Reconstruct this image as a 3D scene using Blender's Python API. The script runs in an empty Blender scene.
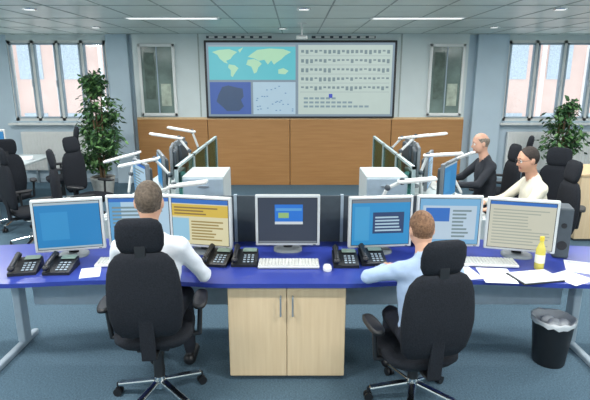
import bpy, bmesh, math, random
import numpy as np
from mathutils import Vector, Matrix
random.seed(7); np.random.seed(7)
S=bpy.context.scene
S.view_settings.view_transform='Standard'
COL=S.collection

def c(r,g,b):
    f=lambda v:(v/255/12.92) if v/255<=0.04045 else ((v/255+0.055)/1.055)**2.4
    return (f(r),f(g),f(b),1)
MATS={}
def mat(name,rgb,rough=0.6,metal=0.0,noise=0.08,scale=20,kind='noise',rgb2=None,emit=0,stretch=(1,1,1),bump=0,spec=0.5):
    if name in MATS: return MATS[name]
    m=bpy.data.materials.new(name); m.use_nodes=True
    nt=m.node_tree; N=nt.nodes; L=nt.links
    b=N['Principled BSDF']; b.inputs['Roughness'].default_value=rough; b.inputs['Metallic'].default_value=metal
    b.inputs['Specular IOR Level'].default_value=spec
    base=c(*rgb)
    tc=N.new('ShaderNodeTexCoord'); mp=N.new('ShaderNodeMapping'); mp.inputs['Scale'].default_value=stretch
    L.new(tc.outputs['Object'],mp.inputs['Vector'])
    if kind=='wave':
        t=N.new('ShaderNodeTexWave'); t.inputs['Scale'].default_value=scale; t.inputs['Distortion'].default_value=6; t.inputs['Detail'].default_value=3
        out=t.outputs['Fac']
    else:
        t=N.new('ShaderNodeTexNoise'); t.inputs['Scale'].default_value=scale; t.inputs['Detail'].default_value=4
        out=t.outputs['Fac']
    L.new(mp.outputs['Vector'],t.inputs['Vector'])
    r=N.new('ShaderNodeValToRGB')
    if rgb2: a,bb=base,c(*rgb2)
    else:
        a=tuple(x*(1-noise) for x in base[:3])+(1,); bb=tuple(min(1,x*(1+noise)) for x in base[:3])+(1,)
    r.color_ramp.elements[0].position=.3; r.color_ramp.elements[1].position=.7
    r.color_ramp.elements[0].color=a; r.color_ramp.elements[1].color=bb
    L.new(out,r.inputs['Fac']); L.new(r.outputs['Color'],b.inputs['Base Color'])
    if emit:
        L.new(r.outputs['Color'],b.inputs['Emission Color']); b.inputs['Emission Strength'].default_value=emit
    if bump:
        bp=N.new('ShaderNodeBump'); bp.inputs['Strength'].default_value=bump; bp.inputs['Distance'].default_value=.01
        L.new(out,bp.inputs['Height']); L.new(bp.outputs['Normal'],b.inputs['Normal'])
    MATS[name]=m; return m
def scr(name,rgb,strength=0.92):
    """lit LCD colour"""
    key='lcd_'+name
    if key in MATS: return MATS[key]
    m=bpy.data.materials.new(key); m.use_nodes=True; nt=m.node_tree; N=nt.nodes; L=nt.links
    b=N['Principled BSDF']; b.inputs['Roughness'].default_value=.4
    b.inputs['Base Color'].default_value=(0.01,0.01,0.01,1)
    tc=N.new('ShaderNodeTexCoord'); t=N.new('ShaderNodeTexNoise'); t.inputs['Scale'].default_value=6
    L.new(tc.outputs['Object'],t.inputs['Vector'])
    r=N.new('ShaderNodeValToRGB'); base=c(*rgb)
    r.color_ramp.elements[0].color=tuple(x*.93 for x in base[:3])+(1,); r.color_ramp.elements[1].color=base
    L.new(t.outputs['Fac'],r.inputs['Fac']); L.new(r.outputs['Color'],b.inputs['Emission Color'])
    b.inputs['Emission Strength'].default_value=strength
    MATS[key]=m; return m
def glass(name,rgb,amt=.15):
    if name in MATS: return MATS[name]
    m=bpy.data.materials.new(name); m.use_nodes=True; nt=m.node_tree; N=nt.nodes; L=nt.links
    N.remove(N['Principled BSDF'])
    o=N['Material Output']; tr=N.new('ShaderNodeBsdfTransparent'); gl=N.new('ShaderNodeBsdfGlossy'); mx=N.new('ShaderNodeMixShader')
    gl.inputs['Roughness'].default_value=.05; tr.inputs['Color'].default_value=c(*rgb)
    mx.inputs[0].default_value=amt
    L.new(tr.outputs[0],mx.inputs[1]); L.new(gl.outputs[0],mx.inputs[2]); L.new(mx.outputs[0],o.inputs['Surface'])
    MATS[name]=m; return m

class B:
    def __init__(s,name): s.n=name; s.v=[]; s.f=[]; s.m=[]; s.sm=[]; s.mats=[]
    def mi(s,m):
        if m not in s.mats: s.mats.append(m)
        return s.mats.index(m)
    def add(s,vs,fs,m,smooth=False):
        o=len(s.v); s.v+= [tuple(v) for v in vs]; i=s.mi(m)
        for f in fs: s.f.append([o+a for a in f]); s.m.append(i); s.sm.append(smooth)
    def bm(s,b,m,M=None,smooth=False):
        b.verts.index_update()
        vs=[(M@v.co if M else v.co.copy()) for v in b.verts]
        s.add(vs,[[v.index for v in f.verts] for f in b.faces],m,smooth); b.free()
    def box(s,size,loc,m,rot=None,bev=0.0,seg=2,M=None):
        b=bmesh.new(); bmesh.ops.create_cube(b,size=1)
        bmesh.ops.scale(b,vec=size,verts=b.verts)
        if bev: bmesh.ops.bevel(b,geom=b.edges[:],offset=min(bev,min(size)*.45),segments=seg,affect='EDGES',profile=.5)
        T=Matrix.Translation(loc)
        if rot is not None:
            T=T@Matrix.Rotation(rot[2],4,'Z')@Matrix.Rotation(rot[1],4,'Y')@Matrix.Rotation(rot[0],4,'X')
        if M: T=M@T
        s.bm(b,m,T)
    def b2(s,x0,x1,y0,y1,z0,z1,m,bev=0):
        s.box((x1-x0,y1-y0,z1-z0),((x0+x1)/2,(y0+y1)/2,(z0+z1)/2),m,bev=bev)
    def tube(s,p0,p1,r0,r1=None,m=None,n=14,caps=True):
        r1=r0 if r1 is None else r1
        p0=Vector(p0);p1=Vector(p1);d=(p1-p0).normalized()
        u=d.orthogonal().normalized(); w=d.cross(u)
        vs=[];
        for p,r in((p0,r0),(p1,r1)):
            for i in range(n):
                a=2*math.pi*i/n; vs.append(p+(u*math.cos(a)+w*math.sin(a))*r)
        s.add(vs,[[i,(i+1)%n,n+(i+1)%n,n+i] for i in range(n)],m,True)
        if caps: s.add(vs,[list(range(n))[::-1],list(range(n,2*n))],m,False)
    def path(s,pts,r,m,n=10):
        for a,b in zip(pts[:-1],pts[1:]): s.tube(a,b,r,r,m,n)
        for p in pts[1:-1]: s.ell(p,(r,r,r),m,8,6)
    def ell(s,p,r,m,nu=16,nv=10,M=None):
        b=bmesh.new(); bmesh.ops.create_uvsphere(b,u_segments=nu,v_segments=nv,radius=1)
        bmesh.ops.scale(b,vec=r,verts=b.verts)
        T=Matrix.Translation(p)
        if M: T=M@T
        s.bm(b,m,T,True)
    def loft(s,rings,m,n=28,ex=2.6,cap=True,smooth=True):
        vs=[];k=len(rings)
        for (x,y,z,a,b_) in rings:
            for i in range(n):
                t=2*math.pi*i/n; ct,st=math.cos(t),math.sin(t)
                vs.append((x+a*math.copysign(abs(ct)**(2/ex),ct),y+b_*math.copysign(abs(st)**(2/ex),st),z))
        fs=[]
        for j in range(k-1):
            for i in range(n): fs.append([j*n+i,j*n+(i+1)%n,(j+1)*n+(i+1)%n,(j+1)*n+i])
        s.add(vs,fs,m,smooth)
        if cap: s.add(vs,[list(range(n))[::-1],list(range((k-1)*n,k*n))],m,False)
    def bar(s,p0,p1,w,h,m,bev=.008):
        p0=Vector(p0);p1=Vector(p1);d=p1-p0;L=d.length;d.normalize()
        up=Vector((0,0,1)); sd=d.cross(up).normalized(); up=sd.cross(d)
        M=Matrix((( d.x,sd.x,up.x,(p0.x+p1.x)/2),(d.y,sd.y,up.y,(p0.y+p1.y)/2),(d.z,sd.z,up.z,(p0.z+p1.z)/2),(0,0,0,1)))
        s.box((L,w,h),(0,0,0),m,bev=bev,M=M)
    def prism(s,prof,x0,x1,m):
        n=len(prof); vs=[(x0,y,z) for y,z in prof]+[(x1,y,z) for y,z in prof]
        s.add(vs,[[i,(i+1)%n,n+(i+1)%n,n+i][::-1] for i in range(n)]+[list(range(n)),list(range(n,2*n))[::-1]],m)
    def poly(s,pts,z0,z1,m):
        n=len(pts); vs=[(x,y,z0) for x,y in pts]+[(x,y,z1) for x,y in pts]
        s.add(vs,[[i,(i+1)%n,n+(i+1)%n,n+i] for i in range(n)]+[list(range(n))[::-1],list(range(n,2*n))],m)
    def q(s,x0,z0,x1,z1,y,m):  # quad facing -Y
        s.add([(x0,y,z0),(x1,y,z0),(x1,y,z1),(x0,y,z1)],[[0,1,2,3]],m)
    def fin(s,loc=(0,0,0),rz=0,rx=0,sc=1):
        me=bpy.data.meshes.new(s.n); me.from_pydata(s.v,[],s.f)
        for m in s.mats: me.materials.append(m)
        me.polygons.foreach_set('material_index',s.m); me.polygons.foreach_set('use_smooth',s.sm)
        me.update()
        o=bpy.data.objects.new(s.n,me); COL.objects.link(o); o.location=loc; o.rotation_euler=(rx,0,rz); o.scale=(sc,sc,sc)
        return o
def dup(o,loc,rz=0,sc=None):
    n=bpy.data.objects.new(o.name.split('.')[0],o.data); COL.objects.link(n); n.location=loc; n.rotation_euler=(0,0,rz)
    n.scale=o.scale if sc is None else (sc,sc,sc); return n

# ------------------------------------------------------------------ materials
M_carpet=mat('carpet_blue',(86,109,124),.95,noise=.3,scale=90,bump=.3,spec=.1)
M_ceil=mat('ceiling_metal',(212,222,215),.35,noise=.05,scale=3)
M_ceilgap=mat('ceiling_joint',(160,170,166),.6)
M_wall=mat('wall_paint_bluegrey',(186,204,216),.7,noise=.03,scale=3)
M_wallw=mat('wall_paint_white',(206,216,216),.7,noise=.03,scale=3)
M_oak=mat('oak_panel',(172,126,76),.5,rgb2=(160,114,66),scale=2.0,stretch=(1,1,14))
M_birch=mat('birch_veneer',(228,204,168),.45,rgb2=(218,192,154),scale=3,stretch=(14,1,.8))
M_birch2=mat('birch_edge',(205,178,138),.5)
M_blue=mat('desk_blue_laminate',(46,62,146),.3,noise=.05,scale=8)
M_steel=mat('brushed_steel',(170,180,188),.35,metal=.7,noise=.04)
M_frame=mat('grey_frame',(158,174,186),.5,noise=.03)
M_modesty=mat('modesty_panel_grey',(160,178,192),.6,noise=.05)
M_white=mat('white_plastic',(222,224,222),.4,noise=.02)
M_alu=mat('silver_bezel',(208,212,212),.35,metal=.2,noise=.02)
M_black=mat('black_plastic',(28,30,34),.45,noise=.1)
M_dark=mat('dark_grey_panel',(66,76,84),.6,noise=.08)
M_mid=mat('mid_grey_plastic',(116,124,130),.5,noise=.06)
M_fab=mat('black_chair_fabric',(34,37,43),.85,noise=.25,scale=120,bump=.15,spec=.2)
M_chrome=mat('chrome',(215,218,220),.18,metal=1,noise=.02)
M_paper=mat('paper',(232,235,238),.8,noise=.02)
M_teal=glass('teal_glass',(150,196,192),.2)
M_glass=glass('window_glass',(245,250,250),.06)
M_pframe=mat('partition_frame',(165,186,188),.4)

# ------------------------------------------------------------------ room
YW=9.7; ZC=2.78; XL,XR=-6.3,6.5; YF=-2.2
b=B('floor'); b.b2(XL-.2,XR+.2,YF-.2,YW+.3,-.1,0,M_carpet); b.fin()
b=B('ceiling'); b.b2(XL-.2,XR+.2,YF-.2,YW+.3,ZC,ZC+.12,M_ceil)
x=XL+.5
while x<XR:
    b.b2(x-.008,x+.008,YF,YW,ZC-.004,ZC+.001,M_ceilgap); x+=.62
y=YF+.4
while y<YW:
    b.b2(XL,XR,y-.008,y+.008,ZC-.005,ZC+.001,M_ceilgap); y+=1.25
b.fin()
b=B('wall_left'); b.b2(XL-.2,XL,YF,YW,0,ZC,M_wallw); b.fin()
b=B('wall_right'); b.b2(XR,XR+.2,YF,YW,0,ZC,M_wallw); b.fin()
b=B('wall_front'); b.b2(XL-.2,XR+.2,YF-.2,YF,0,ZC,M_wallw); b.fin()
WL=(-5.36,-3.52); WR=(3.98,6.1); WZ=(1.2,2.68)
b=B('wall_back')
for x0,x1 in((XL-.2,WL[0]),(WL[1],WR[0]),(WR[1],XR+.2)): b.b2(x0,x1,YW,YW+.2,0,ZC,M_wall)
for x0,x1 in(WL,WR):
    b.b2(x0,x1,YW,YW+.2,0,WZ[0],M_wall); b.b2(x0,x1,YW,YW+.2,WZ[1],ZC,M_wallw)
b.fin()
def window(name,x0,x1,n):
    b=B(name); z0,z1=WZ
    w=(x1-x0)/n
    b.b2(x0,x1,YW+.02,YW+.09,z0,z0+.05,M_white); b.b2(x0,x1,YW+.02,YW+.09,z1-.05,z1,M_white)
    for i in range(n+1):
        xx=min(max(x0+i*w,x0+.03),x1-.03); b.b2(xx-.03,xx+.03,YW+.02,YW+.09,z0,z1,M_white)
    for i in range(n):
        a=x0+i*w+.03; e=a+w-.06
        for (p,q_) in((a,a+.03),(e-.03,e)): b.b2(p,q_,YW-.0,YW+.06,z0+.05,z1-.05,M_frame)
        b.b2(a,e,YW,YW+.06,z0+.05,z0+.08,M_frame); b.b2(a,e,YW,YW+.06,z1-.08,z1-.05,M_frame)
        b.b2(a,e,YW+.05,YW+.055,z0+.05,z1-.05,M_glass)
        b.box((.02,.04,.12),(e-.015,YW-.015,1.9),M_steel,bev=.005)
    b.fin()
    t=B('window_sill'); t.b2(x0-.08,x1+.08,YW-.16,YW,z0-.07,z0-.03,M_white,bev=.008); t.fin()
def radiator(name,x0,x1):
    r=B(name)
    r.b2(x0+.1,x1-.1,YW-.1,YW-.03,.25,1.0,M_white,bev=.01)
    k=x0+.14
    while k<x1-.14: r.b2(k,k+.03,YW-.112,YW-.1,.28,.97,M_white); k+=.06
    r.b2(x0+.3,x0+.34,YW-.08,YW-.04,0,.26,M_steel); r.b2(x1-.34,x1-.3,YW-.08,YW-.04,0,.26,M_steel)
    r.b2(x0+.3,x1-.3,YW-.035,YW-.005,.6,.64,M_steel)
    r.fin()
window('window_1',WL[0],WL[1],4); window('window_2',WR[0],WR[1],4)
radiator('radiator',*WL); radiator('radiator',*WR)
b=B('baseboard_back'); b.b2(XL,-3.0,YW-.015,YW,0,.08,M_frame); b.b2(3.24,XR,YW-.015,YW,0,.08,M_frame); b.fin()
for nm,x0,x1 in(('trim_1',-3.46,-3.08),('trim_2',3.36,3.9)):
    b=B(nm); b.b2(x0,x1,YW-.12,YW,0,ZC,M_wall,bev=.01); b.fin()
# media wall
YM=YW-.25
b=B('media_wall')
b.b2(-2.95,3.15,YM,YW,1.28,ZC,M_wallw)
for x0,x1 in((-2.95,-1.64),(-1.63,-.1),(-.09,1.8),(1.81,3.15)): b.b2(x0,x1,YM-.03,YW,.0,1.25,M_oak,bev=.006)
b.b2(-2.95,3.15,YM-.01,YW,1.24,1.29,M_birch2)
b.b2(-1.6,-.42,YM-.012,YM,2.695,2.74,M_dark); b.b2(.3,1.45,YM-.012,YM,2.695,2.74,M_dark)
k=-1.55
while k<1.4:
    if not(-.46<k<.3): b.b2(k,k+.1,YM-.02,YM-.01,2.70,2.735,M_white)
    k+=.16
for x in(-1.75,1.93): b.b2(x-.012,x+.012,YM-.01,YM,1.3,ZC,M_ceilgap)
b.fin()
for nm,x0,x1 in(('wall_display_case',-2.84,-2.18),('wall_display_case',2.44,3.08)):
    b=B(nm); z0,z1=1.32,2.6; y=YM
    G=mat('case_glass_dark',(112,130,124),.12,noise=.3,scale=3)
    for a in((x0,x0+.05,z0,z1),(x1-.05,x1,z0,z1),(x0,x1,z0,z0+.05),(x0,x1,z1-.05,z1)): b.b2(a[0],a[1],y-.06,y,a[2],a[3],M_white,bev=.005)
    b.b2(x0+.05,x1-.05,y-.03,y,z0+.05,z1-.05,G)
    b.b2((x0+x1)/2-.01,(x0+x1)/2+.01,y-.045,y-.03,z0+.05,z1-.05,M_frame)
    b.b2(x0+.1,x0+.28,y-.04,y-.03,1.62,2.45,mat('case_poster',(90,106,98),.7,noise=.3,scale=9))
    b.b2(x1-.28,x1-.1,y-.04,y-.03,1.5,1.9,mat('case_poster2',(170,180,165),.7,noise=.3,scale=9))
    b.fin()
# video wall
b=B('video_wall_screen'); y=YM-.06
X0,X1,Z0,Z1=-1.60,1.80,1.31,2.62
b.b2(X0-.04,X1+.04,YM-.058,YM,Z0-.03,Z1+.04,M_black,bev=.01)
b.q(X0,Z0,X1,Z1,y,scr('bar',(130,150,165)))
def pane(x0,z0,x1,z1,m): b.q(x0,z0,x1,z1,y-.002,m); return (x0,z0,x1,z1)
p=pane(-1.56,1.97,.01,2.58,scr('sea',(98,194,206)))
land=scr('land',(178,224,190))
def shp(p,pts,m,dy=.004):
    x0,z0,x1,z1=p
    b.add([(x0+u*(x1-x0),y-dy,z0+v*(z1-z0)) for u,v in pts],[list(range(len(pts)))],m)
shp(p,[(.04,.80),(.12,.86),(.24,.88),(.33,.80),(.28,.70),(.25,.60),(.20,.55),(.22,.47),(.18,.50),(.13,.60),(.10,.72)],land)
shp(p,[(.34,.86),(.40,.93),(.36,.78)],land)
shp(p,[(.23,.45),(.30,.42),(.34,.34),(.30,.20),(.27,.08),(.25,.12),(.25,.28),(.22,.36)],land)
shp(p,[(.45,.58),(.52,.60),(.58,.54),(.61,.46),(.57,.36),(.55,.22),(.52,.18),(.49,.38),(.43,.44)],land)
shp(p,[(.45,.66),(.50,.76),(.56,.86),(.70,.90),(.86,.88),(.95,.80),(.88,.70),(.84,.60),(.78,.50),(.75,.44),(.72,.56),(.68,.44),(.64,.58),(.58,.55),(.52,.62)],land)
shp(p,[(.80,.30),(.86,.34),(.92,.26),(.88,.16),(.80,.18)],land)
b.q(-1.56,2.55,.01,2.58,y-.004,scr('titl',(150,170,180)))
p=pane(-1.56,1.35,-.81,1.93,scr('navy',(66,98,172)))
shp(p,[(.3,.85),(.45,.9),(.6,.85),(.8,.8),(.82,.55),(.75,.45),(.82,.25),(.7,.1),(.4,.1),(.28,.25),(.15,.4),(.2,.6)],scr('country',(60,84,118)))
p=pane(-.77,1.35,.01,1.93,scr('ice',(176,205,222)))
for i in range(26):
    u,v=random.random()*.9+.03,random.random()*.85+.05
    shp(p,[(u,v),(u+.04,v),(u+.04,v+.03),(u,v+.03)],scr('dot',(110,150,190)))
p=pane(.06,1.35,1.76,2.58,scr('tbl',(190,208,202)))
for r in range(5):
    v=.93-.13*r
    for k in range(20):
        u=.03+k*.048; h=.02+random.random()*.045
        shp(p,[(u,v-h),(u+.03,v-h),(u+.03,v),(u,v)],scr('tx',(120,142,148)))
    shp(p,[(.02,v-.085),(.98,v-.085),(.98,v-.08),(.02,v-.08)],scr('ln',(140,160,165)))
for r in range(3):
    for k in range(6+r*3):
        u=.06+k*.06; v=.22-.06*r
        shp(p,[(u,v),(u+.045,v),(u+.045,v+.03),(u,v+.03)],scr('tx2',(130,155,165)))
shp(p,[(.33,.24),(.37,.24),(.37,.30),(.33,.30)],scr('btn',(60,80,190)))
b.fin()

# exterior
b=B('building_facade'); FM=mat('facade_pink_glow',(226,192,182),.9,noise=.05,scale=2,emit=.22); FW=mat('facade_window_glow',(186,192,202),.5,noise=.2,emit=.2)  # emission on wall and panes stands in for bright daylight on the facade
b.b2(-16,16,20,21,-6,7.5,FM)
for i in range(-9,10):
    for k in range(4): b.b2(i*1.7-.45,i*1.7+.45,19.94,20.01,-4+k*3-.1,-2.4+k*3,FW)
    b.b2(i*1.7-.7,i*1.7-.62,19.8,20,-6,7.5,mat('facade_white_glow',(236,236,238),.8,emit=.2))  # white strips also glow in place of daylight
b.fin()

# ceiling luminaires
EM=mat('luminaire_diffuser',(255,255,250),.5,emit=.8)
def lum(x,y,pw):
    b=B('ceiling_luminaire'); b.b2(-.62,.62,-.12,.12,-.012,.0,M_white,bev=.005); b.b2(-.58,.58,-.08,.08,-.015,-.011,EM)
    o=b.fin((x,y,ZC))
    l=bpy.data.lights.new('lamp','AREA'); l.shape='RECTANGLE'; l.size=1.16; l.size_y=.16; l.energy=pw; l.color=(1,.99,.97)
    lo=bpy.data.objects.new('lamp',l); COL.objects.link(lo); lo.parent=o; lo.location=(0,0,-.03)
for xx in(-4.6,-1.6,1.6,4.6):
    for yy in(-.6,1.9,4.4,6.9): lum(xx,yy,58)
b=B('ceiling_downlight')
b.tube((0,0,-.012),(0,0,0),.075,.08,M_chrome,20); b.tube((0,0,-.014),(0,0,-.010),.055,.055,EM,20)
o=b.fin((-3.1,8.2,ZC))
for xy in((-.2,8.4),(3.1,8.2),(0.1,6.0),(-3,6.0),(3,6.0),(5,8.2),(-5,8.2)): dup(o,(xy[0],xy[1],ZC))
b=B('ceiling_projector_mount'); b.tube((0,0,-.01),(0,0,0),.07,.07,M_white); b.tube((0,0,-.2),(0,0,0),.015,.015,M_white); b.box((.16,.12,.05),(0,0,-.2),M_white,bev=.01); b.fin((.1,7.6,ZC))

# ------------------------------------------------------------------ front console
DT=.74
b=B('control_desk')
front=[]
def fy(x):
    ax=abs(x+.05)
    yv=3.01
    if .45<ax<1.75: yv+=.06*math.sin((ax-.45)/1.3*math.pi)
    if ax>1.75: yv-= .04*(ax-1.75)
    return yv
N=60
for i in range(N+1):
    x=-2.4+4.85*i/N; front.append((x,fy(x)))
back=[(2.45,3.72),(1.9,3.8),(1.4,3.95),(-1.5,3.95),(-2.0,3.82),(-2.4,3.76)]
b.poly(front+back,DT-.03,DT,M_blue)
for sx in(-2.12,2.15):
    b.b2(sx-.03,sx+.03,3.50,3.60,.04,DT-.03,M_frame,bev=.01)
    b.b2(sx-.025,sx+.025,3.10,3.72,.0,.045,M_frame,bev=.012)
    b.b2(sx-.025,sx+.025,3.12,3.75,DT-.07,DT-.03,M_frame,bev=.008)
b.b2(-2.10,2.13,3.57,3.61,.60,.66,M_frame)
b.b2(-2.05,2.09,3.62,3.64,.30,.60,M_modesty)
b.fin()
b=B('desk_privacy_screen')
b.b2(-1.35,-.48,3.86,3.88,DT,1.12,M_dark); b.b2(-.47,.37,3.86,3.88,DT,1.12,M_dark); b.b2(.38,1.3,3.86,3.88,DT,1.12,M_dark)
for x in(-1.355,-.475,.375,1.31): b.b2(x-.012,x+.012,3.85,3.89,DT,1.13,M_frame)
b.fin()
# cabinet
b=B('storage_cabinet')
x0,x1,y0,y1=-.45,.34,3.06,3.55
b.b2(x0,x1,y0+.02,y1,.03,.705,M_birch2)
b.b2(x0+.02,x1-.02,y0+.04,y1-.02,0,.03,M_dark)
xm=(x0+x1)/2
b.b2(x0+.004,xm-.002,y0,y0+.02,.035,.70,M_birch,bev=.003); b.b2(xm+.002,x1-.004,y0,y0+.02,.035,.70,M_birch,bev=.003)
for hx in(xm-.04,xm+.04): b.path([(hx,y0+.0,.50),(hx,y0-.03,.50),(hx,y0-.03,.63),(hx,y0,.63)],.006,M_steel)
b.fin()

# monitors
def monitor(loc,rz,fn,w=.49,h=.385,lift=.07,back=M_black,bez=M_alu):
    b=B('computer_monitor'); zc=lift+h/2
    b.box((w,.035,h),(0,0,zc),bez,bev=.008)
    b.box((w*.8,.05,h*.75),(0,.035,zc),back,bev=.02)
    b.box((.07,.03,.22),(0,.07,lift+.04),back,bev=.008)
    b.loft([(0,.05,0,.11,.09),(0,.05,.012,.11,.09),(0,.055,.018,.09,.07)],M_mid)
    sx,sz=w/2-.024,h/2-.024
    b.b2(-sx-.004,sx+.004,-.0195,-.015,zc-sz-.004,zc+sz+.004,M_black)
    def R(u0,v0,u1,v1,m,l=1): b.q(-sx+2*sx*u0,zc-sz+2*sz*v0,-sx+2*sx*u1,zc-sz+2*sz*v1,-.0195-.0006*l,m)
    fn(R); b.q(w/2-.05,zc-h/2+.006,w/2-.03,zc-h/2+.012,-.0185,M_dark)
    return b.fin(loc,rz)
def rows(R,u0,v0,u1,v1,n,m,l=3,fr=.5):
    dv=(v1-v0)/n
    for i in range(n): R(u0,v0+i*dv,u0+(u1-u0)*(.5+.5*random.random()),v0+i*dv+dv*fr,m,l)
def s1(R):
    R(0,0,1,1,scr('teal1',(30,132,196))); R(0,.95,1,1,scr('g1',(170,190,200)),2); R(.08,.2,.5,.8,scr('teal2',(48,146,206)),2); R(0,0,1,.04,scr('g1',(170,190,200)),2)
def s2(R):
    R(0,0,1,1,scr('lb',(176,208,230))); R(0,.92,1,1,scr('bl',(44,110,196)),2); rows(R,.05,.1,.9,.86,9,scr('tx',(112,135,140))); R(.0,.0,.2,.92,scr('sb',(96,164,214)),2)
def s3(R):
    R(0,0,1,1,scr('cr',(222,216,176))); R(0,.9,1,1,scr('bl',(44,110,196)),2); R(0,.62,1,.88,scr('ye',(216,186,72)),2)
    R(.0,.08,.3,.58,scr('ice2',(150,200,226)),2); rows(R,.34,.1,.98,.56,7,scr('br',(160,140,80))); rows(R,.04,.66,.9,.86,3,scr('br2',(140,116,60)))
def s4(R):
    R(0,0,1,1,scr('dk',(50,60,78))); R(.28,.42,.76,.86,scr('bl4',(34,118,216)),2); R(.28,.42,.76,.48,scr('w',(210,220,225)),3); R(.34,.56,.52,.68,scr('y4',(150,190,120)),3); R(.3,.72,.74,.78,scr('b5',(90,160,220)),3); R(0,0,1,.04,scr('w2',(120,130,140)),2)
def s5(R):
    R(0,0,1,1,scr('cy',(44,146,206))); R(0,.93,1,1,scr('w2',(120,130,140)),2); R(.36,.25,.9,.72,scr('nv',(36,64,108)),2); rows(R,.4,.3,.86,.66,5,scr('ice',(176,205,222))); R(.05,.1,.3,.85,scr('cy2',(66,160,212)),2)
def s6(R):
    R(0,0,1,1,scr('lb6',(120,178,220))); R(.05,.1,.95,.85,scr('w6',(186,208,226)),2); R(.1,.5,.5,.8,scr('bl',(44,110,196)),3); rows(R,.55,.15,.92,.8,8,scr('tx',(112,135,140)))
def s7(R):
    R(0,0,1,1,scr('cr7',(206,206,188))); R(0,.93,1,1,scr('bl',(44,110,196)),2); rows(R,.05,.08,.95,.88,12,scr('tx7',(165,172,160)),fr=.35)
mons=[((-1.65,3.50),.24,s1),((-1.165,3.62),.06,s2),((-.70,3.58),-.2,s3),((-.055,3.62),0,s4),((.635,3.58),.1,s5),((1.15,3.60),-.05,s6),((1.645,3.49),-.28,s7)]
for (xy,r,f) in mons: monitor((xy[0],xy[1],DT),r,f,lift=.055,w=.485,h=.395)

# phones
b=B('desk_phone')
b.prism([(-.10,0),(.10,0),(.10,.065),(-.10,.02)],-.09,.09,M_black)
b.box((.10,.002,.05),(.03,.075,.068),mat('phone_lcd',(120,140,130),.3),rot=(math.pi/2+.22,0,0))
for i in range(4):
    for k in range(3): b.box((.018,.016,.006),(.0+k*.028,-.07+i*.028,.030+i*.0062),M_frame,bev=.002)
b.tube((-.065,-.09,.058),(-.065,.09,.095),.016,.016,M_black); b.ell((-.065,-.085,.05),(.024,.03,.02),M_black); b.ell((-.065,.085,.085),(.024,.03,.02),M_black)
ph=b.fin((-1.86,3.24,DT),.2)
for x,y,r in((-1.62,3.25,.05),(-.56,3.40,-.15),(-.36,3.40,.0),(.36,3.38,0),(.56,3.42,.05)):
    dup(ph,(x,y,DT),r)
b=B('keyboard'); b.box((.43,.15,.018),(0,0,.012),M_white,bev=.005)
K=mat('key_grey',(200,202,198),.5)
for r in range(5):
    for k in range(18):
        b.box((.019,.021,.008),(-.2+k*.0235,-.055+r*.027,.024),K,bev=.002,seg=1)
kb=b.fin((-.045,3.34,DT),0); dup(kb,(1.36,3.37,DT),-.1); dup(kb,(-1.2,3.38,DT),.08)
b=B('computer_mouse'); b.loft([(0,0,0,.03,.05),(0,0,.015,.031,.052),(0,-.003,.028,.026,.042),(0,-.005,.034,.012,.02)],M_white,ex=2.2); b.b2(-.001,.001,.01,.045,.02,.032,M_dark)
ms=b.fin((.225,3.26,DT)); dup(ms,(-.92,3.42,DT),.1); dup(ms,(1.08,3.42,DT),.2)
def paper(x,y,r,w=.21,h=.30,k=0):
    b=B('paper_sheet'); b.box((w,h,.0016),(0,0,.001+k*.002),M_paper)
    for i in range(9): b.box((w*(.5+.3*random.random()),.004,.0004),(-.01,h*.38-i*h*.085,.0021+k*.002),mat('ink',(120,125,135),.8))
    b.fin((x,y,DT),r)
paper(-1.40,3.20,.3,.13,.18); paper(1.36,3.15,-.1,.21,.26); paper(1.16,3.19,.15,.16,.22); paper(1.84,3.11,.5,.2,.2); paper(2.0,3.30,-.4,.18,.24); paper(2.14,3.07,.3,.16,.22)
b=B('open_notebook'); b.box((.30,.20,.008),(0,0,.004),M_black,bev=.002); b.box((.28,.185,.008),(0,0,.011),M_paper,bev=.003); b.b2(-.002,.002,-.092,.092,.014,.016,M_frame); b.fin((1.60,3.11,DT),.2)
b=B('juice_bottle'); BP=mat('juice_yellow',(205,192,90),.25); LB=mat('bottle_label',(225,225,205),.6)
b.loft([(0,0,0,.028,.028),(0,0,.01,.032,.032),(0,0,.14,.032,.032),(0,0,.17,.022,.022),(0,0,.195,.013,.013),(0,0,.21,.013,.013)],BP,ex=2)
b.loft([(0,0,.05,.0328,.0328),(0,0,.11,.0328,.0328)],LB,ex=2,cap=False); b.tube((0,0,.208),(0,0,.235),.016,.015,mat('cap_yellow',(215,190,60),.4)); b.fin((1.70,3.27,DT))
b=B('intercom_speaker'); b.box((.11,.18,.38),(0,0,.19),M_dark,bev=.012); b.tube((0,-.092,.10),(0,-.089,.10),.035,.035,M_black,20); b.tube((0,-.092,.25),(0,-.089,.25),.02,.02,M_black,20); b.fin((1.98,3.56,DT),-.3)
b=B('trash_bin'); 
b.loft([(0,0,.0,.105,.105),(0,0,.01,.11,.11),(0,0,.33,.14,.14),(0,0,.345,.146,.146),(0,0,.35,.14,.14),(0,0,.33,.134,.134),(0,0,.02,.10,.10)],M_black,ex=2)
BG=mat('bin_bag',(196,202,206),.4,noise=.05,scale=30)
n=28; vs=[];fs=[]
prof=[(.146,.322),(.151,.347),(.147,.362),(.136,.355),(.10,.31),(.04,.29)]
for (r,z) in prof:
    for i in range(n):
        a=2*math.pi*i/n; rr=r+random.uniform(-.003,.006); vs.append((rr*math.cos(a),rr*math.sin(a),z+random.uniform(-.01,.01)))
for j in range(len(prof)-1):
    for i in range(n): fs.append([j*n+i,j*n+(i+1)%n,(j+1)*n+(i+1)%n,(j+1)*n+i])
b.add(vs,fs,BG,True)
for i in range(5): b.ell((random.uniform(-.06,.06),random.uniform(-.06,.06),.32),(.05,.04,.035),M_paper,7,5)
b.fin((1.87,3.30,0))

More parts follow.
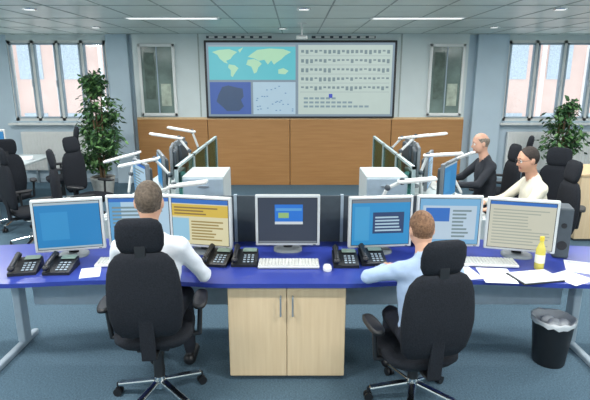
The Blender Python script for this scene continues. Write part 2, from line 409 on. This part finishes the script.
# ------------------------------------------------------------------ desk lamps
def lamp(base,elbow,h0,h1):
    b=B('desk_lamp'); bx=Vector(base)
    b.tube((0,0,0),(0,0,.03),.055,.05,M_frame,20); b.tube((0,0,.03),(0,0,.12),.012,.012,M_steel)
    e=Vector(elbow)-bx; a=Vector(h0)-bx; z=Vector(h1)-bx
    b.bar((0,0,.12),e,.022,.026,M_alu,.006); b.ell(e,(.025,.025,.025),M_dark)
    mid=a.lerp(z,.12)
    b.bar(e,mid,.022,.026,M_alu,.006); b.ell(mid,(.025,.025,.03),M_dark)
    b.bar(a,z,.08,.024,M_white,.01)
    d=(z-a).normalized()
    b.bar(a+d*.03-Vector((0,0,.013)),z-d*.03-Vector((0,0,.013)),.06,.006,M_paper,.002)
    b.fin(base)
lamp((.55,3.76,DT),(.72,3.80,1.20),(.80,3.82,1.245),(1.10,3.80,1.275))
lamp((-1.0,3.76,DT),(-1.12,3.80,1.14),(-.98,3.82,1.21),(-.68,3.80,1.25))

# ------------------------------------------------------------------ office chairs
def chair_mesh(sh=.5,name='office_chair',ws=1.0):
    b=B(name)
    for i in range(5):
        a=math.radians(90+72*i+8); ca,sa=math.cos(a),math.sin(a)
        b.bar((ca*.03,sa*.03,.125),(ca*.28,sa*.28,.085),.045,.028,M_chrome,.01)
        px,py=ca*.285,sa*.285; b.tube((px,py,.05),(px,py,.09),.01,.01,M_black)
        for o in(-.016,.016): b.tube((px-sa*(o-.009),py+ca*(o-.009),.028),(px-sa*(o+.009),py+ca*(o+.009),.028),.028,.028,M_black,14)
    b.tube((0,0,.08),(0,0,.16),.04,.035,M_chrome,18)
    b.tube((0,0,.15),(0,0,sh-.09),.025,.025,M_black); b.tube((0,0,.15),(0,0,sh-.17),.034,.034,M_black)
    b.box((.2,.26,.05),(0,-.02,sh-.085),M_black,bev=.012)
    b.loft([(0,.0,sh-.065,.17,.17),(0,0,sh-.06,.215,.21),(0,0,sh-.03,.24,.235),(0,0,sh-.005,.24,.235),(0,0,sh+.005,.225,.22),(0,0,sh+.01,.18,.17)],M_fab,ex=3.2)
    b.bar((0,-.12,sh-.09),(0,-.27,sh-.08),.09,.02,M_black,.006); b.bar((0,-.268,sh-.09),(0,-.300,sh+.40),.085,.022,M_fab,.006)
    def by(z): return -.225-.08*(z/.77)-.02*math.cos((z-.2)/.4*math.pi)*.6
    prof=[(.045,.10,.012),(.055,.150,.028),(.10,.185,.036),(.18,.20,.042),(.28,.206,.045),(.38,.20,.045),(.46,.19,.042),(.52,.172,.038),(.565,.138,.03),(.58,.11,.02)]
    b.loft([(0,by(z),sh+z,w*ws,d) for z,w,d in prof],M_fab,ex=2.7)
    prof=[(.575,.09,.014),(.585,.112,.026),(.62,.128,.034),(.68,.133,.036),(.74,.125,.034),(.77,.105,.027),(.782,.075,.012)]
    b.loft([(0,by(z)+.01,sh+z,w,d) for z,w,d in prof],M_fab,ex=2.8)
    b.box((.06,.02,.12),(0,by(.57)-.02,sh+.57),M_black,bev=.005)
    for s in(-1,1):
        b.path([(s*.15,-.02,sh-.075),(s*.27,-.02,sh-.06),(s*.285,-.02,sh+.15)],.015,M_black)
        b.loft([(s*.285,.0,sh+.15,.035,.11),(s*.285,.0,sh+.155,.045,.13),(s*.285,0,sh+.172,.045,.13),(s*.285,0,sh+.18,.034,.115)],M_black,ex=2.8)
    b.tube((.12,0,sh-.09),(.24,.03,sh-.09),.006,.006,M_black)
    return b
c1=chair_mesh(.52,ws=1.04).fin((-.88,2.88,0),math.radians(6))
c2=chair_mesh(.40,ws=1.1).fin((.76,2.86,0),math.radians(12))
c3=chair_mesh(.47).fin((2.42,4.78,0),math.radians(88))
dup(c3,(2.36,5.95,0),math.radians(92)); dup(c3,(2.88,5.42,0),math.radians(150)); dup(c3,(2.95,6.9,0),math.radians(70))
dup(c3,(-2.45,5.6,0),math.radians(-70)); dup(c3,(-2.75,6.6,0),math.radians(-110)); dup(c3,(-3.2,5.9,0),math.radians(-40))
dup(c3,(-3.9,6.7,0),math.radians(30)); dup(c3,(-3.75,7.9,0),math.radians(120))

# ------------------------------------------------------------------ rear islands
M_lam=mat('grey_laminate',(188,198,200),.4,noise=.03)
def island(sx):
    b=B('workstation_desk')
    X=lambda a:sx*a
    def bb(a0,a1,y0,y1,z0,z1,m,bev=0): b.b2(min(X(a0),X(a1)),max(X(a0),X(a1)),y0,y1,z0,z1,m,bev)
    bb(1.12,1.86,4.5,6.9,.71,.74,M_lam,.006)
    for yy in(4.52,5.7,6.86): bb(1.14,1.8,yy-.015,yy+.015,0,.71,M_lam)
    bb(1.13,1.15,4.53,6.85,.2,.71,M_modesty)
    b.fin()
    p=B('glass_partition')
    def pb(a0,a1,y0,y1,z0,z1,m): p.b2(min(X(a0),X(a1)),max(X(a0),X(a1)),y0,y1,z0,z1,m)
    for i in range(3):
        y0=4.5+i*.8; y1=y0+.8
        pb(1.075,1.105,y0,y0+.03,0,1.24,M_pframe); pb(1.075,1.105,y1-.03,y1,0,1.24,M_pframe); pb(1.075,1.105,y0,y1,1.215,1.24,M_pframe); pb(1.075,1.105,y0,y1,.72,.75,M_pframe)
        pb(1.085,1.095,y0+.03,y1-.03,.75,1.22,M_teal); pb(1.08,1.1,y0+.03,y1-.03,.1,.72,M_modesty)
    p.fin()
    # low equipment cabinet on the aisle side of the partition
    e=B('equipment_cabinet')
    def eb(a0,a1,y0,y1,z0,z1,m,bev=0): e.b2(min(X(a0),X(a1)),max(X(a0),X(a1)),y0,y1,z0,z1,m,bev)
    eb(.66,1.05,4.55,5.05,.04,1.14,M_lam,.008); eb(.68,1.03,4.57,5.03,0,.04,M_dark)
    eb(.67,1.04,4.535,4.55,.06,.58,M_modesty,.004); eb(.67,1.04,4.535,4.55,.60,1.12,M_modesty,.004)
    eb(.80,.90,4.52,4.535,.50,.515,M_steel); eb(.80,.90,4.52,4.535,1.04,1.055,M_steel)
    e.fin()
island(1); island(-1)
for (x,y,r,f) in((1.5,4.80,1.0,s1),(1.45,5.35,1.2,s2),(1.47,5.95,1.4,s5),(1.5,6.5,1.6,s6)):
    monitor((x,y,.74),r,f,bez=M_mid,back=M_dark,lift=.12,w=.46)
for (x,y,r,f) in((-1.5,4.80,-1.0,s2),(-1.45,5.35,-1.2,s1),(-1.47,5.95,-1.4,s5),(-1.5,6.5,-1.6,s6)):
    monitor((x,y,.74),r,f,bez=M_mid,back=M_dark,lift=.12,w=.46)
lamp((1.22,4.68,.74),(1.2,4.7,1.15),(1.22,4.72,1.31),(1.58,4.66,1.34))
lamp((1.22,5.72,.74),(1.22,5.75,1.2),(1.35,5.8,1.36),(1.76,5.8,1.40))
lamp((1.22,6.30,.74),(1.22,6.3,1.15),(1.3,6.3,1.28),(1.66,6.2,1.34))
lamp((1.74,5.10,.74),(1.64,5.15,1.05),(1.66,5.15,1.20),(1.80,5.0,1.30))
lamp((-1.22,4.68,.74),(-1.2,4.72,1.12),(-1.3,4.75,1.28),(-1.70,4.75,1.20))
lamp((-1.22,5.72,.74),(-1.22,5.75,1.2),(-1.3,5.8,1.34),(-1.68,5.78,1.40))
lamp((-1.22,6.30,.74),(-1.22,6.3,1.15),(-1.25,6.3,1.36),(-1.6,6.3,1.42))
lamp((-1.74,5.10,.74),(-1.72,5.15,1.05),(-1.6,5.15,1.28),(-1.98,5.12,1.18))
for y in(4.75,5.95): dup(kb,(1.70,y,.74),math.radians(90))
dup(kb,(-1.74,4.75,.74),math.radians(-90)); dup(kb,(-1.74,5.6,.74),math.radians(-90))

# left meeting table
b=B('meeting_table'); b.b2(-.8,.8,-.9,.9,.71,.74,M_lam,.006)
for x in(-.72,.72):
    for y in(-.8,.8): b.tube((x,y,0),(x,y,.71),.025,.025,M_steel)
b.fin((-4.9,7.6,0))
b=B('paper_stack')
for i in range(6): b.box((.21,.3,.006),(random.uniform(-.02,.02),0,.003+i*.006),M_paper,rot=(0,0,random.uniform(-.2,.2)))
o=b.fin((-4.4,7.3,.74)); dup(o,(-4.35,7.95,.74),.5); dup(o,(-4.8,7.7,.74),1.2)
monitor((-4.95,8.1,.74),.2,s1,lift=.08)
b=B('wooden_counter'); b.b2(-.3,.3,-.35,.35,.03,.84,M_birch,.004); b.b2(-.32,.32,-.37,.37,.84,.87,M_birch2,.004); b.b2(-.28,.28,-.32,.32,0,.03,M_dark); b.fin((3.84,6.4,0))

# ------------------------------------------------------------------ plants
def plant(name,loc,H,R,n,zlo):
    b=B(name); P=mat('plant_pot',(170,172,168),.6); T=mat('bark',(96,78,56),.9); Lf=[mat('leaf_a',(60,98,58),.45,noise=.3),mat('leaf_b',(96,136,82),.45,noise=.3),mat('leaf_c',(44,74,50),.45,noise=.3)]
    b.loft([(0,0,0,.15,.15),(0,0,.3,.2,.2),(0,0,.34,.21,.21),(0,0,.34,.185,.185),(0,0,.30,.18,.18)],P,ex=2)
    b.tube((0,0,.29),(0,0,.31),.18,.18,mat('soil',(50,40,32),.9))
    tips=[]
    for k in range(3):
        a=k*2.1; top=Vector((.10*math.cos(a),.10*math.sin(a),H*.85)); b.tube((.03*math.cos(a),.03*math.sin(a),.3),top,.02,.008,T,8)
    for k in range(38):
        z=zlo+(H-zlo)*random.random()**.8; a=random.random()*6.28
        rr=R*(.5+.6*random.random())*math.sin(math.pi*min(1,max(.12,(z-zlo)/(H-zlo)*.75+.2)))
        st=Vector((0,0,max(.4,z-.25))); tip=Vector((rr*math.cos(a),rr*math.sin(a),z)); b.tube(st,tip,.007,.003,T,5)
        tips.append((st,tip))
    for i in range(n):
        st,tip=random.choice(tips); t=.35+.7*random.random(); p=st.lerp(tip,t)+Vector([random.gauss(0,.055) for _ in range(3)])
        a=random.random()*6.28; d=Vector((math.cos(a),math.sin(a),-.2-.9*random.random())).normalized()
        w=d.cross(Vector((random.gauss(0,.4),random.gauss(0,.4),1))).normalized(); L=.09+.06*random.random(); W=.02+.012*random.random()
        nn=d.cross(w)*.008
        b.add([p,p+d*L*.45+w*W,p+d*L,p+d*L*.45-w*W,p+d*L*.5+nn],[[0,1,4],[1,2,4],[2,3,4],[3,0,4]],random.choice(Lf))
    b.fin(loc)
plant('potted_ficus_tree',(-3.35,8.55,0),2.06,.46,2400,.62)
plant('potted_plant',(4.55,8.5,0),1.65,.36,1000,.7)

# ------------------------------------------------------------------ people (signed-distance bodies -> surface nets)
def surfnet(fn,lo,hi,res):
    lo=np.array(lo)-res*2; hi=np.array(hi)+res*2
    n=np.ceil((hi-lo)/res).astype(int)+1
    ax=[lo[i]+res*np.arange(n[i]) for i in range(3)]
    G=np.stack(np.meshgrid(*ax,indexing='ij'),-1).reshape(-1,3)
    F=fn(G).reshape(n); s=F<0
    cs=n-1; acc=np.zeros(tuple(cs)+(3,)); cnt=np.zeros(tuple(cs))
    quads=[]
    for a in range(3):
        b_,c_=(a+1)%3,(a+2)%3
        sl0=[slice(None)]*3; sl1=[slice(None)]*3; sl0[a]=slice(0,-1); sl1[a]=slice(1,None)
        s0,s1_=s[tuple(sl0)],s[tuple(sl1)]; idx=np.argwhere(s0!=s1_)
        F0=F[tuple(sl0)][tuple(idx.T)]; F1=F[tuple(sl1)][tuple(idx.T)]
        t=F0/(F0-F1); pos=idx.astype(float); pos[:,a]+=t
        ok=(idx[:,b_]>0)&(idx[:,c_]>0)&(idx[:,b_]<cs[b_])&(idx[:,c_]<cs[c_])
        idx=idx[ok];pos=pos[ok]; ins=s0[tuple(idx.T)]
        qs=[]
        for db,dc in((1,1),(0,1),(0,0),(1,0)):
            cc=idx.copy(); cc[:,b_]-=db; cc[:,c_]-=dc
            np.add.at(acc,tuple(cc.T),pos); np.add.at(cnt,tuple(cc.T),1)
            qs.append(np.ravel_multi_index(cc.T,cs))
        qs=np.stack(qs,1); qs[~ins]=qs[~ins][:,::-1]; quads.append(qs)
    quads=np.concatenate(quads); used=np.unique(quads)
    mp=-np.ones(cs.prod(),int); mp[used]=np.arange(len(used))
    V=acc.reshape(-1,3)[used]/cnt.reshape(-1)[used][:,None]
    return lo+V*res, mp[quads]
def cone(a,b_,ra,rb,lab,k=.02):
    a=np.array(a,float);b_=np.array(b_,float);d=b_-a;L2=d@d
    def f(P):
        t=np.clip((P-a)@d/L2,0,1); return np.linalg.norm(P-a-t[:,None]*d,axis=1)-(ra+(rb-ra)*t)
    f.bb=(np.minimum(a-ra,b_-rb),np.maximum(a+ra,b_+rb)); f.lab=lab; f.k=k; return f
def elli(cn,r,lab,k=.02,R=None,clip=None):
    cn=np.array(cn,float); r=np.array(r,float)
    def f(P):
        q=P-cn
        if R is not None: q=q@R
        k0=np.linalg.norm(q/r,axis=1); k1=np.linalg.norm(q/(r*r),axis=1)+1e-9
        d=k0*(k0-1)/k1
        return np.maximum(d,clip(P)) if clip else d
    m=r.max(); f.bb=(cn-(m if R is not None else r),cn+(m if R is not None else r)); f.lab=lab; f.k=k; return f
def blend(prims):
    def F(P):
        d=prims[0](P)
        for p in prims[1:]:
            e=p(P); k=p.k; h=np.maximum(k-np.abs(d-e),0)/k; d=np.minimum(d,e)-h*h*k*.25
        return d
    return F
def sdfobj(name,prims,res,mats,M,parent):
    lo=np.min([p.bb[0] for p in prims],0); hi=np.max([p.bb[1] for p in prims],0)
    V,Q=surfnet(blend(prims),lo,hi,res)
    C=V[Q].mean(1); D=np.stack([p(C) for p in prims]); lab=np.array([p.lab for p in prims])[D.argmin(0)]
    me=bpy.data.meshes.new(name); me.from_pydata(V.tolist(),[],Q.tolist())
    for m in mats: me.materials.append(m)
    me.polygons.foreach_set('material_index',lab.astype(np.int32)); me.polygons.foreach_set('use_smooth',np.ones(len(Q),bool)); me.update()
    o=bpy.data.objects.new(name,me); COL.objects.link(o); o.parent=parent; return o
def person(name,loc,yaw,hz,lean,hyaw,hpitch,arms,shirt,pants,hairc,skinc,bald=None,glasses=False,sc=1,res=.012,side=0,nape=.035):
    E=bpy.data.objects.new(name,None); COL.objects.link(E); E.location=loc; E.rotation_euler=(0,0,yaw); E.scale=(sc,sc,sc)
    ms=[mat('shirt_%s'%(shirt,),shirt,.85,noise=.06,scale=12,bump=.6),mat('trousers_%s'%(pants,),pants,.9,noise=.15,scale=40),mat('skin_%s'%(skinc,),skinc,.55,noise=.05,scale=15),
        mat('hair_%s'%(hairc,),hairc,.75,noise=.45,scale=70,bump=.4),M_black,mat('eye_white',(225,225,220),.2),mat('iris_brown',(50,38,28),.2),mat('lips',(168,100,88),.5)]
    cl,sl=math.cos(lean),math.sin(lean)
    def R(x,y,z): return np.array([x+side*z,y*cl+z*sl,hz-y*sl+z*cl])
    pr=[elli((0,0,hz+.005),(.17,.125,.10),1)]
    for s in(-1,1):
        pr+=[cone((s*.085,.0,hz-.005),(s*.11,.40,hz-.045),.083,.062,1,.03),cone((s*.11,.40,hz-.045),(s*.12,.43,.13),.06,.042,1,.02),
             cone((s*.12,.40,.055),(s*.13,.58,.04),.045,.036,4,.01)]
    RM=np.array(Matrix.Rotation(-lean,3,'X'))
    pr+=[elli(R(0,.01,.13),(.16,.12,.16),0,.05,RM),elli(R(0,0,.30),(.178,.118,.20),0,.06,RM),
         cone(R(-.145,-.01,.445),R(.145,-.01,.445),.062,.062,0,.05),
         cone(R(-.12,-.02,.46),R(0,-.01,.525),.045,.05,0,.04),cone(R(.12,-.02,.46),R(0,-.01,.525),.045,.05,0,.04)]
    nb=R(0,-.005,.49); nt=R(0,.02,.63)
    for s,(el,wr) in zip((-1,1),arms):
        sh=R(s*.178,-.005,.445); el=np.array(el);wr=np.array(wr)
        pr+=[cone(sh,el,.056,.045,0,.03),cone(el,wr,.045,.031,0,.015)]
        d=(wr-el)/np.linalg.norm(wr-el); pr+=[cone(wr-d*.015,wr,.034,.033,0,.005)]
    pr+=[cone(nb,nt,.056,.052,2,.012),cone(R(0,-.01,.505),R(0,-.005,.535),.064,.06,0,.01)]
    def folds(f):
        g=lambda P:f(P)+.0028*np.sin(P[:,2]*55+np.sin(P[:,0]*31)*1.6+P[:,1]*22)*np.sin(P[:,0]*38+P[:,2]*17)
        g.bb=f.bb; g.lab=f.lab; g.k=f.k; return g
    pr=[folds(p) if p.lab in(0,1) else p for p in pr]
    sdfobj(name+'_body',pr,res,ms,None,E)
    # head
    H0=nt-np.array([0,0,.02]); HM=Matrix.Rotation(hyaw,3,'Z')@Matrix.Rotation(-hpitch,3,'X'); HR=np.array(HM)
    T=lambda p: H0+HR@np.array(p,float)
    def hc(P):
        q=(P-H0)@HR; y,z=q[:,1],q[:,2]
        d=(y-.085)*.767-(z-.18)*.643
        d=np.maximum(d,nape-z)
        if bald: d=np.maximum(d,z-bald+.25*np.maximum(0,-y-.02))
        return d+.0015*np.sin(q[:,0]*260+z*90)*np.sin(y*210)
    hp=[elli(T((0,.018,.125)),(.075,.094,.10),2,.02,HR),elli(T((0,.045,.05)),(.054,.062,.062),2,.04,HR),elli(T((0,.02,.07)),(.065,.075,.07),2,.03,HR),
        cone(T((0,.108,.10)),T((0,.122,.07)),.008,.013,2,.012),cone(T((-.012,.108,.062)),T((.012,.108,.062)),.008,.008,2,.008),
        cone(T((-.04,.092,.125)),T((.04,.092,.125)),.012,.012,2,.015),cone(T((0,.085,.005)),T((0,.09,.01)),.018,.018,2,.02),
        cone(T((-.02,.100,.036)),T((.02,.100,.036)),.0065,.0065,7,.004),
        cone(T((0,0,.03)),T((0,-.01,-.07)),.052,.052,2,.02)]
    for s in(-1,1):
        hp+=[elli(T((s*.078,.008,.095)),(.011,.02,.032),2,.008,HR),elli(T((s*.030,.096,.105)),(.013,.013,.011),5,.003,HR),elli(T((s*.030,.1055,.105)),(.006,.006,.006),6,.001,HR),
             cone(T((s*.016,.108,.128)),T((s*.046,.097,.128)),.004,.003,3,.003)]
    hp+=[elli(T((0,.008,.132)),(.081,.097,.103) if not bald else (.079,.094,.10),3,.004,HR,hc)]
    sdfobj(name+'_head',hp,.005 if res<.013 else .006,ms,None,E)
    if glasses:
        g=B(name+'_glasses')
        for s in(-1,1):
            pts=[T((s*.032+.022*math.cos(t),.122,.103+.016*math.sin(t))) for t in np.linspace(0,2*math.pi,15)]
            for a,b_ in zip(pts[:-1],pts[1:]): g.tube(a,b_,.002,.002,M_black,6)
            g.tube(T((s*.054,.122,.106)),T((s*.080,.01,.108)),.002,.002,M_black,6)
        g.tube(T((-.01,.124,.106)),T((.01,.124,.106)),.002,.002,M_black,6)
        g.fin().parent=E
    # hands
    for s,(el,wr) in zip((-1,1),arms):
        el=np.array(el);wr=np.array(wr); f=wr-el; f[2]=0; f/=np.linalg.norm(f); up=np.array([0,0,1.]); sd=np.cross(up,f)*s
        hp=[cone(wr-f*.02,wr+f*.02,.027,.026,2,.01)]
        offs=[.030,.010,-.010,-.028]; Ls=[.070,.078,.073,.056]; rs=[.0088,.009,.0088,.0078]
        for o_,L,r in zip(offs,Ls,rs):
            kb_=wr+f*(.085-.25*abs(o_-.01))+sd*o_
            hp.append(cone(wr+f*.015+sd*o_*.5,kb_,.018,.0125,2,.012))
            p=kb_; ang=.15; dirs=sd*o_*3
            for seg,(fr,da) in enumerate(((.45,.15),(.3,.35),(.25,.3))):
                d=(f+dirs)*math.cos(ang)-up*math.sin(ang); d/=np.linalg.norm(d); q_=p+d*L*fr
                hp.append(cone(p,q_,r*(1-.07*seg),r*(.95-.08*seg),2,.003)); p=q_; ang+=da
        th=wr+f*.018+sd*.020; t1=th+(f*.6+sd*.75-up*.15)*.042; t2=t1+(f*.9+sd*.25-up*.2)*.032; t3=t2+(f*.95+sd*.0-up*.25)*.024
        hp+=[cone(th,t1,.015,.012,2,.01),cone(t1,t2,.0115,.0105,2,.003),cone(t2,t3,.0105,.008,2,.003)]
        sdfobj(name+'_hand',hp,.004 if res<.013 else .005,ms,None,E)
    return E
person('man_white_shirt',(-.87,2.84,0),math.radians(2),.605,.03,.05,.05,[((-.27,.14,.81),(-.17,.37,.80)),((.29,.15,.81),(.19,.385,.79))],(226,230,236),(38,42,52),(92,80,68),(206,160,134))
person('man_blue_shirt',(.80,2.84,0),math.radians(4),.505,.14,.10,.2,[((-.35,.17,.865),(-.19,.36,.85)),((.30,.22,.865),(.16,.43,.85))],(172,194,224),(36,40,52),(122,90,66),(210,164,138),sc=.93)
person('man_cream_shirt',(2.38,4.78,0),math.radians(88),.555,.12,.05,.12,[((-.25,.22,.81),(-.17,.46,.795)),((.26,.22,.81),(.17,.45,.795))],(222,216,196),(50,54,64),(40,32,28),(200,152,126),glasses=True,res=.014,nape=.07)
person('man_dark_jacket',(2.34,5.95,0),math.radians(92),.56,.12,-.1,.1,[((-.25,.22,.81),(-.17,.46,.795)),((.26,.22,.81),(.17,.45,.795))],(38,42,50),(40,42,50),(120,110,100),(200,156,134),bald=.165,res=.014)

# ------------------------------------------------------------------ world & camera
w=bpy.data.worlds.new('sky'); S.world=w; w.use_nodes=True
bg=w.node_tree.nodes['Background']; bg.inputs['Color'].default_value=(.82,.92,1,1); bg.inputs['Strength'].default_value=1.9
cam=bpy.data.cameras.new('camera'); co=bpy.data.objects.new('camera',cam); COL.objects.link(co)
cam.sensor_width=36; cam.lens=500/590*36; co.location=(0,0,2.05); co.rotation_euler=(math.radians(76),0,0)
S.camera=co
